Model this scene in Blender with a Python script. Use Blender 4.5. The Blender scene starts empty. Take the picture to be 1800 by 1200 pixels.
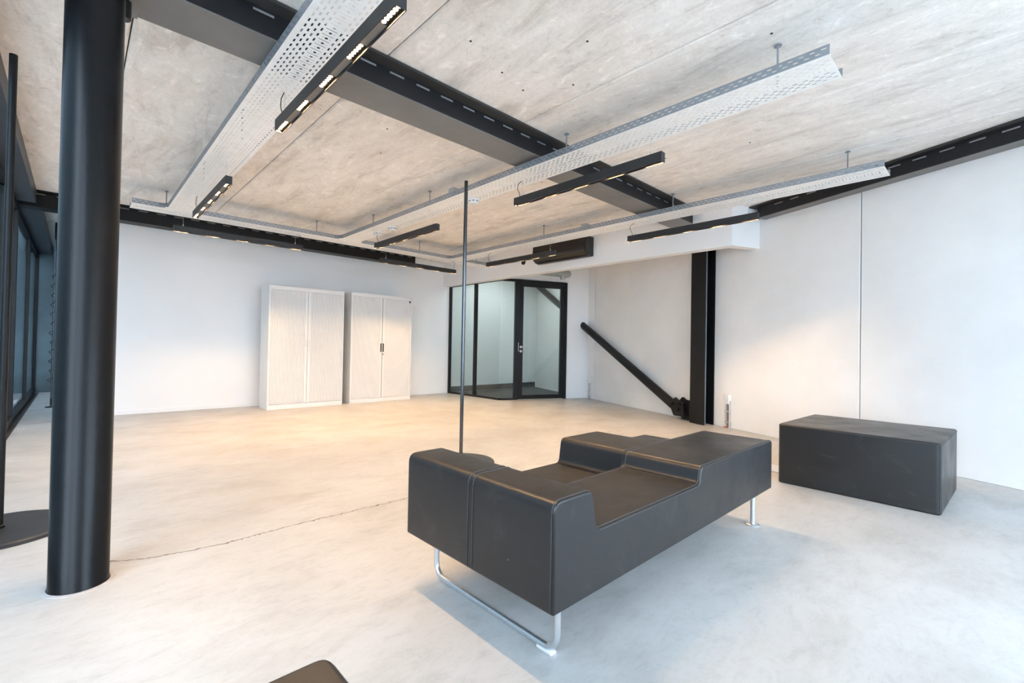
import bpy, math, random
from mathutils import Vector, Matrix
random.seed(7)
sc = bpy.context.scene
C = sc.collection
PI = math.pi

# ------------------------------------------------------------------ camera
def cam_axes(yaw, pitch, roll):
    y, p, r = (math.radians(v) for v in (yaw, pitch, roll))
    fwd = Vector((math.sin(y) * math.cos(p), math.cos(y) * math.cos(p), math.sin(p)))
    rt = Vector((math.cos(y), -math.sin(y), 0))
    up = rt.cross(fwd)
    return rt * math.cos(r) + up * math.sin(r), up * math.cos(r) - rt * math.sin(r), fwd
cam_data = bpy.data.cameras.new('camera')
cam = bpy.data.objects.new('camera', cam_data)
C.objects.link(cam)
R_, U_, F_ = cam_axes(43.569, 0.697, 1.039)
m = Matrix((R_, U_, -F_)).transposed().to_4x4()
m.translation = Vector((0, 0, 1.065))
cam.matrix_world = m
cam_data.sensor_width = 36.0
cam_data.lens = 805.877 * 36.0 / 1800.0
cam_data.clip_start = 0.02
sc.camera = cam

# ------------------------------------------------------------------ world and exposure
world = bpy.data.worlds.new('overcast_sky')
sc.world = world
world.use_nodes = True
wn = world.node_tree.nodes
bg = wn['Background']
bg.inputs['Color'].default_value = (0.69, 0.82, 1.0, 1)
bg.inputs['Strength'].default_value = 7.4
sc.view_settings.view_transform = 'Standard'
sc.view_settings.look = 'None'
sc.view_settings.gamma = 1.0
sc.view_settings.use_curve_mapping = False
sc.view_settings.exposure = 0.63
LED_STRENGTH = 3100.0
LED_COLOR = (1.0, 0.63, 0.31)

# portals: they only tell the renderer where the daylight comes through the glazing
def portal(loc, rot, sx, sy):
    l = bpy.data.lights.new('window_daylight', 'AREA')
    l.shape = 'RECTANGLE'; l.size = sx; l.size_y = sy
    l.cycles.is_portal = True
    o = bpy.data.objects.new('window_daylight', l)
    o.location = loc; o.rotation_euler = rot
    o['kind'] = 'helper'
    C.objects.link(o)
portal((2.75, -2.12, 1.38), (PI / 2, 0, PI), 3.5, 2.72)         # faces +y
portal((-0.66, 3.2, 1.38), (PI / 2, 0, PI / 2 * 3), 10.4, 2.72)  # faces +x

# ------------------------------------------------------------------ materials
MATS = {}
def new_mat(name):
    mt = bpy.data.materials.new(name)
    mt.use_nodes = True
    MATS[name] = mt
    nt = mt.node_tree
    return mt, nt, nt.nodes['Principled BSDF']
def N(nt, typ, **kw):
    n = nt.nodes.new(typ)
    for k, v in kw.items():
        if k in n.inputs.keys():
            n.inputs[k].default_value = v
        else:
            setattr(n, k, v)
    return n
def pos(nt, scale=(1, 1, 1), rot=(0, 0, 0)):
    g = nt.nodes.new('ShaderNodeNewGeometry')
    mp = nt.nodes.new('ShaderNodeMapping')
    mp.inputs['Scale'].default_value = scale
    mp.inputs['Rotation'].default_value = rot
    nt.links.new(g.outputs['Position'], mp.inputs['Vector'])
    return mp.outputs['Vector']
def noise(nt, vec, scale, detail=5, rough=0.55, dist=0.0):
    n = nt.nodes.new('ShaderNodeTexNoise')
    n.inputs['Scale'].default_value = scale
    n.inputs['Detail'].default_value = detail
    n.inputs['Roughness'].default_value = rough
    n.inputs['Distortion'].default_value = dist
    nt.links.new(vec, n.inputs['Vector'])
    return n.outputs['Fac']
def ramp(nt, fac, stops):
    r = nt.nodes.new('ShaderNodeValToRGB')
    e = r.color_ramp.elements
    while len(e) < len(stops):
        e.new(0.5)
    for i, (p, c) in enumerate(stops):
        e[i].position = p
        e[i].color = (c[0], c[1], c[2], 1) if hasattr(c, '__len__') else (c, c, c, 1)
    nt.links.new(fac, r.inputs['Fac'])
    return r.outputs['Color']
def mixc(nt, a, b, fac=0.5, mode='MIX'):
    mx = nt.nodes.new('ShaderNodeMix')
    mx.data_type = 'RGBA'; mx.blend_type = mode
    for sock, v in ((6, a), (7, b), (0, fac)):
        if hasattr(v, 'is_linked'):
            nt.links.new(v, mx.inputs[sock])
        else:
            mx.inputs[sock].default_value = v if sock == 0 else (v[0], v[1], v[2], 1)
    return mx.outputs[2]
def bump(nt, bsdf, height, strength, dist=0.01):
    b = nt.nodes.new('ShaderNodeBump')
    b.inputs['Strength'].default_value = strength
    b.inputs['Distance'].default_value = dist
    nt.links.new(height, b.inputs['Height'])
    nt.links.new(b.outputs['Normal'], bsdf.inputs['Normal'])
def simple(name, col, rough, metal=0.0, var=0.06, vscale=6, bumps=None, spec=None):
    mt, nt, b = new_mat(name)
    v = pos(nt)
    f = noise(nt, v, vscale)
    lo = tuple(c * (1 - var) for c in col); hi = tuple(min(1, c * (1 + var)) for c in col)
    nt.links.new(ramp(nt, f, [(0.3, lo), (0.7, hi)]), b.inputs['Base Color'])
    b.inputs['Roughness'].default_value = rough
    b.inputs['Metallic'].default_value = metal
    if spec is not None:
        b.inputs['Specular IOR Level'].default_value = spec
    if bumps:
        bump(nt, b, noise(nt, v, bumps[0], 3), bumps[1], bumps[2])
    return mt

# concrete floor: pale trowelled screed with soft clouds, beige stains and scuffs
mt, nt, b = new_mat('floor_screed')
v = pos(nt)
c1 = ramp(nt, noise(nt, v, 0.6, 6, 0.58, 0.2), [(0.3, (0.40, 0.388, 0.37)), (0.55, (0.475, 0.465, 0.45)), (0.75, (0.53, 0.523, 0.512))])
v2 = pos(nt, (0.9, 1.5, 1), (0, 0, 0.5))
c2 = ramp(nt, noise(nt, v2, 1.7, 11, 0.70, 0.35), [(0.32, (0.80, 0.775, 0.745)), (0.5, (0.98, 0.98, 0.98)), (0.8, (1.06, 1.06, 1.07))])
c = mixc(nt, c1, c2, 0.75, 'MULTIPLY')
c3 = ramp(nt, noise(nt, v, 34, 6, 0.7), [(0.3, (0.9, 0.9, 0.9)), (0.5, (1, 1, 1))])
c = mixc(nt, c, c3, 0.6, 'MULTIPLY')
c6 = ramp(nt, noise(nt, pos(nt, (1.0, 2.4, 1), (0, 0, -0.35)), 7.0, 12, 0.78, 0.5), [(0.36, (0.80, 0.80, 0.80)), (0.5, (1, 1, 1)), (0.66, (1.05, 1.05, 1.05))])
c = mixc(nt, c, c6, 0.55, 'MULTIPLY')
v4 = pos(nt, (1, 1, 1), (0, 0, 1.1))
c4 = ramp(nt, noise(nt, v4, 3.3, 11, 0.78, 0.7), [(0.24, (0.74, 0.72, 0.69)), (0.31, (1, 1, 1))])
c = mixc(nt, c, c4, 0.7, 'MULTIPLY')
nt.links.new(c, b.inputs['Base Color'])
nt.links.new(ramp(nt, noise(nt, v, 2.3, 6), [(0.3, 0.30), (0.7, 0.50)]), b.inputs['Roughness'])
b.inputs['Specular IOR Level'].default_value = 0.35
bump(nt, b, noise(nt, v, 60, 5), 0.06, 0.004)

# hollow-core concrete planks: warm grey, streaks along the plank, chalky blooms
mt, nt, b = new_mat('ceiling_concrete')
v = pos(nt)
vs = pos(nt, (2.6, 0.55, 1))
c1 = ramp(nt, noise(nt, v, 0.9, 5, 0.6, 0.6), [(0.3, (0.77, 0.72, 0.66)), (0.5, (0.83, 0.785, 0.735)), (0.72, (0.86, 0.83, 0.795))])
c2 = ramp(nt, noise(nt, vs, 1.9, 10, 0.7, 0.9), [(0.32, (0.72, 0.70, 0.68)), (0.46, (0.97, 0.965, 0.96)), (0.60, (1.05, 1.05, 1.05)), (0.72, (1.14, 1.14, 1.14))])
c = mixc(nt, c1, c2, 0.9, 'MULTIPLY')
c3 = ramp(nt, noise(nt, pos(nt, (1.4, 0.8, 1), (0, 0, 0.3)), 8.5, 12, 0.78, 0.8), [(0.33, (0.72, 0.70, 0.685)), (0.43, (0.98, 0.98, 0.98)), (0.56, (1.03, 1.03, 1.03)), (0.66, (1.27, 1.27, 1.28))])
c = mixc(nt, c, c3, 0.85, 'MULTIPLY')
c5 = ramp(nt, noise(nt, v, 40, 9, 0.8, 0.3), [(0.30, (0.70, 0.69, 0.68)), (0.43, (1, 1, 1)), (0.68, (1.10, 1.10, 1.10))])
c = mixc(nt, c, c5, 0.7, 'MULTIPLY')
nt.links.new(c, b.inputs['Base Color'])
b.inputs['Roughness'].default_value = 0.85
bump(nt, b, noise(nt, vs, 9, 8, 0.7), 0.25, 0.01)

# white painted plaster
mt, nt, b = new_mat('white_plaster')
v = pos(nt)
nt.links.new(ramp(nt, noise(nt, v, 0.9, 4), [(0.3, (0.84, 0.84, 0.84)), (0.7, (0.88, 0.88, 0.88))]), b.inputs['Base Color'])
b.inputs['Roughness'].default_value = 0.75
bump(nt, b, noise(nt, v, 90, 3), 0.05, 0.003)

# white painted precast concrete, faint blotches, pits
mt, nt, b = new_mat('painted_concrete')
v = pos(nt)
c1 = ramp(nt, noise(nt, v, 1.0, 5, 0.6), [(0.3, (0.79, 0.78, 0.765)), (0.6, (0.86, 0.855, 0.845)), (0.8, (0.885, 0.88, 0.88))])
c2 = ramp(nt, noise(nt, v, 45, 6, 0.75), [(0.22, (0.7, 0.69, 0.68)), (0.32, (1, 1, 1))])
nt.links.new(mixc(nt, c1, c2, 0.8, 'MULTIPLY'), b.inputs['Base Color'])
b.inputs['Roughness'].default_value = 0.8
bump(nt, b, noise(nt, v, 28, 7, 0.7), 0.18, 0.006)

simple('black_paint', (0.007, 0.0072, 0.008), 0.42, 0, 0.12, 20, (260, 0.08, 0.002), 0.3)
simple('column_paint', (0.006, 0.0062, 0.007), 0.30, 0, 0.15, 14, (150, 0.14, 0.003), 0.23)
simple('beam_paint', (0.012, 0.0125, 0.015), 0.45, 0, 0.15, 10, (200, 0.1, 0.002), 0.3)
simple('lit_soffit_paint', (0.20, 0.195, 0.19), 0.5, 0, 0.12, 3, (200, 0.06, 0.002), 0.3)  # paler than beam_paint: floor light on the beam undersides is painted in
simple('lit_flange_paint', (0.045, 0.043, 0.041), 0.45, 0, 0.2, 2.5, None, 0.3)  # beam_paint lightened, with bounce light under the flanges in the colour
simple('edge_beam_paint', (0.05, 0.058, 0.072), 0.45, 0, 0.12, 3, None, 0.35)
simple('frame_black', (0.008, 0.008, 0.009), 0.4, 0, 0.1, 20, None, 0.3)
simple('lamp_black', (0.020, 0.021, 0.023), 0.5, 0, 0.1, 25, (300, 0.05, 0.001))
simple('lamp_cover', (0.22, 0.21, 0.20), 0.45, 0.2, 0.05, 20)
simple('reflector_gold', (0.014, 0.009, 0.005), 0.5, 0.0, 0.05, 30)
simple('dark_cavity', (0.01, 0.01, 0.01), 0.8)
simple('slot_concrete', (0.27, 0.27, 0.275), 0.85, 0, 0.15, 40)
simple('galvanised', (0.30, 0.33, 0.36), 0.5, 0.35, 0.10, 18, (80, 0.05, 0.001))
simple('galvanised_lit', (0.92, 0.92, 0.90), 0.5, 0.0, 0.05, 12)  # paler copy of galvanised: lamp-lit tray undersides put into the colour
simple('brushed_steel', (0.62, 0.63, 0.64), 0.28, 1.0, 0.05, 40)
simple('satin_aluminium', (0.66, 0.68, 0.70), 0.33, 0.9, 0.04, 60)
simple('grey_pole', (0.10, 0.105, 0.11), 0.2, 0.95, 0.10, 9)
simple('white_plastic', (0.78, 0.78, 0.77), 0.45, 0, 0.02, 10)
simple('cabinet_white', (0.76, 0.76, 0.755), 0.42, 0, 0.02, 4)
simple('cabinet_slats', (0.70, 0.695, 0.69), 0.5, 0, 0.02, 6)
simple('black_plastic', (0.012, 0.012, 0.012), 0.35, 0, 0.1, 20)
simple('gloss_black', (0.014, 0.013, 0.012), 0.16, 0, 0.1, 12)
simple('cable_black', (0.012, 0.012, 0.012), 0.5)
simple('duct_grey', (0.40, 0.43, 0.42), 0.5, 0.1, 0.08, 20)
simple('carpet_dark', (0.045, 0.048, 0.055), 0.95, 0, 0.25, 60)
simple('track_dark', (0.05, 0.045, 0.045), 0.6, 0, 0.2, 15)
simple('timber', (0.55, 0.33, 0.14), 0.55, 0, 0.2, 12)
simple('crack_dark', (0.20, 0.17, 0.145), 0.9, 0, 0.2, 40)
simple('red_plastic', (0.55, 0.08, 0.06), 0.5)
simple('copper_brown', (0.30, 0.17, 0.09), 0.5, 0.3)
simple('asphalt', (0.46, 0.46, 0.45), 0.9, 0, 0.2, 8)
simple('blue_grey_cladding', (0.13, 0.18, 0.205), 0.45, 0, 0.25, 1.5)
simple('mortar_grey', (0.42, 0.40, 0.39), 0.9, 0, 0.15, 30)
simple('base_disc_paint', (0.035, 0.035, 0.038), 0.38, 0.1, 0.3, 7, (60, 0.08, 0.002))

# black leather: dusty, scuffed, finely grained
mt, nt, b = new_mat('black_leather')
v = pos(nt)
vd = pos(nt, (1, 1, 1), (0.2, 0.1, 0.6))
dust = ramp(nt, noise(nt, vd, 3.2, 9, 0.72, 2.0), [(0.56, 0.0), (0.80, 1.0)])
c = mixc(nt, (0.0125, 0.0118, 0.0118), (0.040, 0.038, 0.037), dust)
specks = ramp(nt, noise(nt, v, 48, 2, 0.5), [(0.79, 0.0), (0.82, 1.0)])
c = mixc(nt, c, (0.24, 0.23, 0.22), specks)
nt.links.new(c, b.inputs['Base Color'])
nt.links.new(ramp(nt, noise(nt, vd, 4.5, 6), [(0.3, 0.31), (0.7, 0.46)]), b.inputs['Roughness'])
b.inputs['Specular IOR Level'].default_value = 0.48
bump(nt, b, noise(nt, v, 330, 2), 0.10, 0.0012)
simple('stitch_thread', (0.035, 0.034, 0.034), 0.6)

# thin clear glass
def glass(name, tint, body=0.0, body_col=(0.3, 0.4, 0.4)):
    mt, nt, b = new_mat(name)
    nt.nodes.remove(b)
    out = nt.nodes['Material Output']
    tr = N(nt, 'ShaderNodeBsdfTransparent'); tr.inputs['Color'].default_value = (*tint, 1)
    gl = N(nt, 'ShaderNodeBsdfGlossy'); gl.inputs['Roughness'].default_value = 0.02
    fr = N(nt, 'ShaderNodeFresnel'); 
    gm = nt.nodes.new('ShaderNodeNewGeometry')     # same reflectance from both faces of the sheet
    io = nt.nodes.new('ShaderNodeMath'); io.operation = 'MULTIPLY_ADD'
    io.inputs[1].default_value = 1 / 1.5 - 1.5; io.inputs[2].default_value = 1.5
    nt.links.new(gm.outputs['Backfacing'], io.inputs[0]); nt.links.new(io.outputs[0], fr.inputs['IOR'])
    v = pos(nt)
    ff = ramp(nt, noise(nt, v, 1.2, 3), [(0.3, 0.9), (0.7, 1.0)])
    mm = nt.nodes.new('ShaderNodeMath'); mm.operation = 'MULTIPLY'
    nt.links.new(fr.outputs[0], mm.inputs[0]); nt.links.new(ff, mm.inputs[1])
    mx = nt.nodes.new('ShaderNodeMixShader')
    nt.links.new(mm.outputs[0], mx.inputs[0])
    if body > 0:
        df = N(nt, 'ShaderNodeBsdfDiffuse'); df.inputs['Color'].default_value = (*body_col, 1)
        m2 = nt.nodes.new('ShaderNodeMixShader'); m2.inputs[0].default_value = body
        nt.links.new(tr.outputs[0], m2.inputs[1]); nt.links.new(df.outputs[0], m2.inputs[2])
        nt.links.new(m2.outputs[0], mx.inputs[1])
    else:
        nt.links.new(tr.outputs[0], mx.inputs[1])
    nt.links.new(gl.outputs[0], mx.inputs[2])
    nt.links.new(mx.outputs[0], out.inputs['Surface'])
    return mt
glass('window_glass', (0.93, 0.96, 0.96))
glass('partition_glass', (0.86, 0.915, 0.90), 0.04, (0.40, 0.48, 0.46))
# light-emitting diode
mt, nt, b = new_mat('led_emitter')
nt.nodes.remove(b)
em = N(nt, 'ShaderNodeEmission'); em.inputs['Color'].default_value = (*LED_COLOR, 1); em.inputs['Strength'].default_value = LED_STRENGTH
nt.links.new(em.outputs[0], nt.nodes['Material Output'].inputs['Surface'])

mt, nt, b = new_mat('added_light_glow')  # glow of the light added in the glazed room
nt.nodes.remove(b)
em = N(nt, 'ShaderNodeEmission'); em.inputs['Color'].default_value = (0.93, 0.97, 1.0, 1); em.inputs['Strength'].default_value = 9.0
nt.links.new(em.outputs[0], nt.nodes['Material Output'].inputs['Surface'])

# ------------------------------------------------------------------ mesh helpers
class MB:
    def __init__(self):
        self.v = []; self.f = []
    def add(self, vs, fs):
        o = len(self.v)
        self.v += [tuple(p) for p in vs]
        self.f += [tuple(i + o for i in f) for f in fs]
        return self
    def box(self, x0, y0, z0, x1, y1, z1):
        vs = [(x0, y0, z0), (x1, y0, z0), (x1, y1, z0), (x0, y1, z0), (x0, y0, z1), (x1, y0, z1), (x1, y1, z1), (x0, y1, z1)]
        return self.add(vs, [(0, 3, 2, 1), (4, 5, 6, 7), (0, 1, 5, 4), (1, 2, 6, 5), (2, 3, 7, 6), (3, 0, 4, 7)])
    def obox(self, o, ux, uy, a0, b0, z0, a1, b1, z1):
        """box in a rotated plan frame: origin o, axes ux, uy (2-D)"""
        def P(a, b, z): return (o[0] + ux[0] * a + uy[0] * b, o[1] + ux[1] * a + uy[1] * b, z)
        vs = [P(a0, b0, z0), P(a1, b0, z0), P(a1, b1, z0), P(a0, b1, z0), P(a0, b0, z1), P(a1, b0, z1), P(a1, b1, z1), P(a0, b1, z1)]
        return self.add(vs, [(0, 3, 2, 1), (4, 5, 6, 7), (0, 1, 5, 4), (1, 2, 6, 5), (2, 3, 7, 6), (3, 0, 4, 7)])
    def tube(self, pts, r, seg=12, caps=True):
        pts = [Vector(p) for p in pts]
        n = len(pts)
        rings = []
        up = None
        for i, p in enumerate(pts):
            t = (pts[min(i + 1, n - 1)] - pts[max(i - 1, 0)]).normalized()
            if up is None:
                up = Vector((0, 0, 1)) if abs(t.z) < 0.9 else Vector((1, 0, 0))
            s = t.cross(up).normalized(); up = s.cross(t).normalized()
            rr = r[i] if hasattr(r, '__len__') else r
            rings.append([p + (s * math.cos(2 * PI * k / seg) + up * math.sin(2 * PI * k / seg)) * rr for k in range(seg)])
        vs = [q for ring in rings for q in ring]
        fs = []
        for i in range(n - 1):
            for k in range(seg):
                a = i * seg + k; b_ = i * seg + (k + 1) % seg
                fs.append((a, a + seg, b_ + seg, b_))
        if caps:
            fs.append(tuple(range(seg))); fs.append(tuple((n - 1) * seg + k for k in reversed(range(seg))))
        return self.add(vs, fs)
    def lathe(self, prof, c=(0, 0, 0), seg=32):
        """prof: (r, z) list from bottom to top"""
        vs = []
        for r, z in prof:
            for k in range(seg):
                a = 2 * PI * k / seg
                vs.append((c[0] + r * math.cos(a), c[1] + r * math.sin(a), c[2] + z))
        fs = []
        for i in range(len(prof) - 1):
            for k in range(seg):
                a = i * seg + k; b_ = i * seg + (k + 1) % seg
                fs.append((a, b_, b_ + seg, a + seg))
        fs.append(tuple(reversed(range(seg)))); fs.append(tuple((len(prof) - 1) * seg + k for k in range(seg)))
        return self.add(vs, fs)
    def prism(self, prof, fn, t0, t1):
        """closed 2-D profile carried between t0 and t1 by fn(a, b, t)"""
        n = len(prof)
        vs = [fn(a, b_, t0) for a, b_ in prof] + [fn(a, b_, t1) for a, b_ in prof]
        fs = [tuple(range(n)), tuple(reversed(range(n, 2 * n)))]
        for i in range(n):
            j = (i + 1) % n
            fs.append((i, i + n, j + n, j))
        return self.add(vs, fs)
    def build(self, name, mat, parent=None, smooth=False, bevel=0, loc=None, solid=0, subseg=2, ang=40):
        me = bpy.data.meshes.new(name)
        me.from_pydata(self.v, [], self.f)
        me.validate()
        import bmesh
        bm = bmesh.new(); bm.from_mesh(me)
        if not solid:
            bmesh.ops.recalc_face_normals(bm, faces=bm.faces)
        bm.to_mesh(me); bm.free()
        me.materials.append(MATS[mat])
        o = bpy.data.objects.new(name, me)
        C.objects.link(o)
        if smooth or bevel:
            for p in me.polygons: p.use_smooth = True
        if bevel:
            md = o.modifiers.new('edge', 'BEVEL'); md.width = bevel; md.segments = subseg; md.limit_method = 'ANGLE'; md.angle_limit = math.radians(ang); md.harden_normals = True
        elif smooth:
            try:
                me.set_sharp_from_angle(angle=math.radians(35))
            except Exception:
                pass
        if solid:
            md = o.modifiers.new('sheet', 'SOLIDIFY'); md.thickness = solid; md.offset = 0
        if parent is not None:
            o.parent = parent
        if loc is not None:
            o.location = loc
        return o
def tag(o, label=None, cat=None, group=None, kind=None):
    if label: o['label'] = label
    if cat: o['category'] = cat
    if group: o['group'] = group
    if kind: o['kind'] = kind
    return o
def empty(name, loc=(0, 0, 0), rz=0):
    o = bpy.data.objects.new(name, None)
    o.location = loc; o.rotation_euler = (0, 0, rz); o.empty_display_size = 0.1
    C.objects.link(o)
    return o
def copy_tree(o, parent=None):
    c = o.copy(); C.objects.link(c); c.parent = parent
    for ch in list(o.children):
        copy_tree(ch, c)
    return c
def struct(o, label=None): return tag(o, label, kind='structure')
def arc(cx, cy, r, a0, a1, n=6):
    return [(cx + r * math.cos(a0 + (a1 - a0) * i / n), cy + r * math.sin(a0 + (a1 - a0) * i / n)) for i in range(n + 1)]
def fillet(poly, radii, n=5):
    """round the corners of a closed polygon"""
    out = []
    k = len(poly)
    for i in range(k):
        p = Vector(poly[i]); a = Vector(poly[i - 1]); c = Vector(poly[(i + 1) % k])
        r = radii[i] if hasattr(radii, '__len__') else radii
        if r <= 0:
            out.append(tuple(p)); continue
        d1 = (a - p).normalized(); d2 = (c - p).normalized()
        cosang = max(-1, min(1, d1.dot(d2)))
        half = math.acos(cosang) / 2
        t = r / math.tan(half)
        s = p + d1 * t; e = p + d2 * t
        for j in range(n + 1):
            u = j / n
            q = s * (1 - u) ** 2 + p * 2 * u * (1 - u) + e * u ** 2
            out.append((q.x, q.y))
    return out

# ------------------------------------------------------------------ plan of the room
ZC = 2.92                     # underside of the concrete planks
YB = 8.55                     # back wall
YR = -2.0                     # glazed rear wall behind the viewer
XG = -0.55                    # glazed left wall
QR = Vector((7.236, 4.133))   # a point on the right wall
DR = Vector((-0.379, -0.925)).normalized()   # along the right wall towards the viewer
NR = Vector((-0.925, 0.379)).normalized()    # out of the right wall into the room
def rw(s, off=0.0):           # s metres along the right wall from QR towards the viewer
    p = QR + DR * s + NR * off
    return (p.x, p.y)
def rw_s_at_y(y): return (y - QR.y) / DR.y
def rw_x(y): return QR.x + DR.x * rw_s_at_y(y)

# floor
fl = MB()
fl.box(-0.5, YR, -0.2, 9.6, 13.2, 0)
floor = struct(fl.build('floor', 'floor_screed'), 'pale grey trowelled concrete floor with beige stains')
ck = MB()
pts = [(0.13, 2.93), (0.28, 2.85), (0.45, 2.815), (0.62, 2.80), (0.75, 2.812), (0.9, 2.818), (1.09, 2.824), (1.25, 2.815), (1.38, 2.822), (1.55, 2.812), (1.7, 2.81), (1.95, 2.815), (2.3, 2.80)]
fine = []
for (x0, y0), (x1, y1) in zip(pts, pts[1:]):
    for i in range(12):
        t = i / 12
        fine.append((x0 + (x1 - x0) * t, y0 + (y1 - y0) * t + random.uniform(-0.006, 0.006)))
vs, fs = [], []
for i, (x, y) in enumerate(fine):
    wa = random.uniform(0.0012, 0.0058); wb_ = random.uniform(0.0012, 0.0058)
    if random.random() < 0.16: wa += random.uniform(0.004, 0.012)
    if random.random() < 0.16: wb_ += random.uniform(0.004, 0.012)
    vs += [(x, y - wa, 0.0006), (x, y + wb_, 0.0006)]
    if i:
        a = 2 * i
        fs.append((a - 2, a, a + 1, a - 1))
ck.add(vs, fs)
ck.build('floor_crack', 'crack_dark', floor)
# metal threshold outside the screed, and the ground outdoors
struct(MB().box(-0.70, YR, -0.2, -0.5, 13.2, -0.012).build('trim_1', 'track_dark'), 'dark metal threshold channel along the glazing')
struct(MB().box(-60, -60, -0.6, 60, 60, -0.21).build('ground', 'asphalt'), 'grey paved ground outside the glazing')

# ceiling: hollow-core planks, each its own piece, with open joints
ceil = empty('ceiling', (0, 0, ZC)); struct(ceil, 'bare concrete plank ceiling with streaks and chalky stains')
xs = [-0.75, 0.20, 1.42, 2.655, 3.87, 5.09, 6.31, 7.53, 9.6]
def plank(x0, x1, y0, y1):
    g = 0.004; c = 0.010
    mb = MB()
    prof = [(x0 + g, 0.16), (x0 + g, c), (x0 + g + c, 0), (x1 - g - c, 0), (x1 - g, c), (x1 - g, 0.16)]
    mb.prism(prof, lambda a, b_, t: (a, t, b_), y0, y1)
    o = mb.build('plank', 'ceiling_concrete', ceil)
    return o
for x0, x1 in zip(xs, xs[1:]):
    plank(x0, x1, YR - 0.3, 2.93)
    plank(x0, x1, 2.934, 8.50)
    plank(x0, x1, 8.504, 13.3)
MB().box(-0.8, YR - 0.35, 0.165, 9.7, 13.35, 0.30).build('topping_slab', 'ceiling_concrete', ceil)
hole_me = None
for (x, y) in [(1.7, 2.2), (2.05, 2.3), (2.3, 2.35), (2.5, 2.05), (2.2, 1.7), (3.6, 1.3), (3.3, 0.75), (2.9, 0.9), (2.1, 4.1), (1.9, 3.6), (3.75, 3.5), (4.3, 1.5), (4.1, 2.2), (1.2, 1.75)]:
    if hole_me is None:
        h = MB().lathe([(0.008, -0.0015), (0.008, 0.01)], seg=10).build('anchor_hole', 'dark_cavity', ceil)
        hole_me = h.data
    else:
        h = bpy.data.objects.new('anchor_hole', hole_me); C.objects.link(h); h.parent = ceil
    h.location = (x, y, 0)

# back wall, skirting
struct(MB().box(0.10, YB, 0, 9.6, YB + 0.2, ZC).build('wall_back', 'white_plaster'), 'smooth white wall behind the two cabinets')
struct(MB().box(0.10, YB - 0.012, 0, 6.12, YB, 0.065).build('baseboard_back', 'white_plaster', bevel=0.003), 'low white skirting along the back wall')
# right wall of painted precast panels
wr = empty('wall_right', (QR.x, QR.y, 0)); struct(wr, 'white painted concrete panel wall')
def wr_panel(s0, s1):
    g = 0.006
    mb = MB().obox((0, 0), DR, NR, s0 + g, -0.16, 0, s1 - g, 0.0, ZC)
    mb.build('panel', 'painted_concrete', wr, bevel=0.005)
s_a = rw_s_at_y(8.62); s_b = rw_s_at_y(5.80); s_c = rw_s_at_y(0.965); s_d = rw_s_at_y(YR)
wr_panel(s_a, s_b); wr_panel(s_b, s_c); wr_panel(s_c, s_d)
MB().obox((0, 0), DR, NR, s_a, -0.20, 0, s_d, -0.155, ZC).build('backing', 'mortar_grey', wr)
# end wall beside the glazed door (perpendicular to the right wall) with the brace going through
DE = -NR
E0 = Vector((6.165, 6.813))           # corner of the glazed box
def ew(t, off=0.0):                   # along the end wall from the glass corner towards the right wall
    p = E0 + DE * t - DR * (-off) * -1
    return (p.x, p.y)
t_door = 1.475; t_wall = (Vector(rw(0)) - E0).dot(DE) + 0.0
we = MB()
we.obox(E0, DE, DR, t_door, -0.12, 0, t_wall, 0.0, ZC)
we.obox(E0, DE, DR, -0.0, -0.12, 2.46, t_door, 0.0, ZC)
struct(we.build('wall_end', 'white_plaster'), 'short white wall beside the glazed door')
# bulkhead over the glazed room: a fascia and its return
wb = MB()
cx, cy = 5.97, 2.28
far = (Vector((cx, cy)) - QR).dot(NR)
base = QR + DR * ((Vector((cx, cy)) - QR).dot(DR))
wb.add([(5.97, 2.285, 2.40), (6.12, 2.37, 2.40), (6.12, YB, 2.40), (5.97, YB, 2.40),
        (5.97, 2.285, ZC), (6.12, 2.37, ZC), (6.12, YB, ZC), (5.97, YB, ZC)],
       [(0, 3, 2, 1), (4, 5, 6, 7), (0, 1, 5, 4), (1, 2, 6, 5), (2, 3, 7, 6), (3, 0, 4, 7)])
wb.add([(5.97, 2.285, 2.40), (base.x, base.y, 2.40), (base.x - DR.x * 0.10, base.y - DR.y * 0.10, 2.40), (6.12, 2.37, 2.40),
        (5.97, 2.285, ZC), (base.x, base.y, ZC), (base.x - DR.x * 0.10, base.y - DR.y * 0.10, ZC), (6.12, 2.37, ZC)],
       [(0, 3, 2, 1), (4, 5, 6, 7), (0, 1, 5, 4), (1, 2, 6, 5), (2, 3, 7, 6), (3, 0, 4, 7)])
struct(wb.build('wall_bulkhead', 'white_plaster'), 'white boxed bulkhead below the ceiling')
# floor of the glazed room
MBf = MB()
pA = E0 + DE * 0.06 - DR * 0.07
MBf.add([(6.2, 6.90, 0.001), (8.05, 6.25, 0.001), (8.95, 8.5, 0.001), (6.2, 8.5, 0.001), (6.2, 6.90, 0.008), (8.05, 6.25, 0.008), (8.95, 8.5, 0.008), (6.2, 8.5, 0.008)],
        [(0, 3, 2, 1), (4, 5, 6, 7), (0, 1, 5, 4), (1, 2, 6, 5), (2, 3, 7, 6), (3, 0, 4, 7)])
struct(MBf.build('floor_carpet', 'carpet_dark'), 'dark carpet inside the glazed room')
sk = MB().box(6.2, YB - 0.015, 0.008, 9.0, YB, 0.14)
struct(sk.build('baseboard_room', 'frame_black'), 'dark skirting inside the glazed room')

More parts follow.
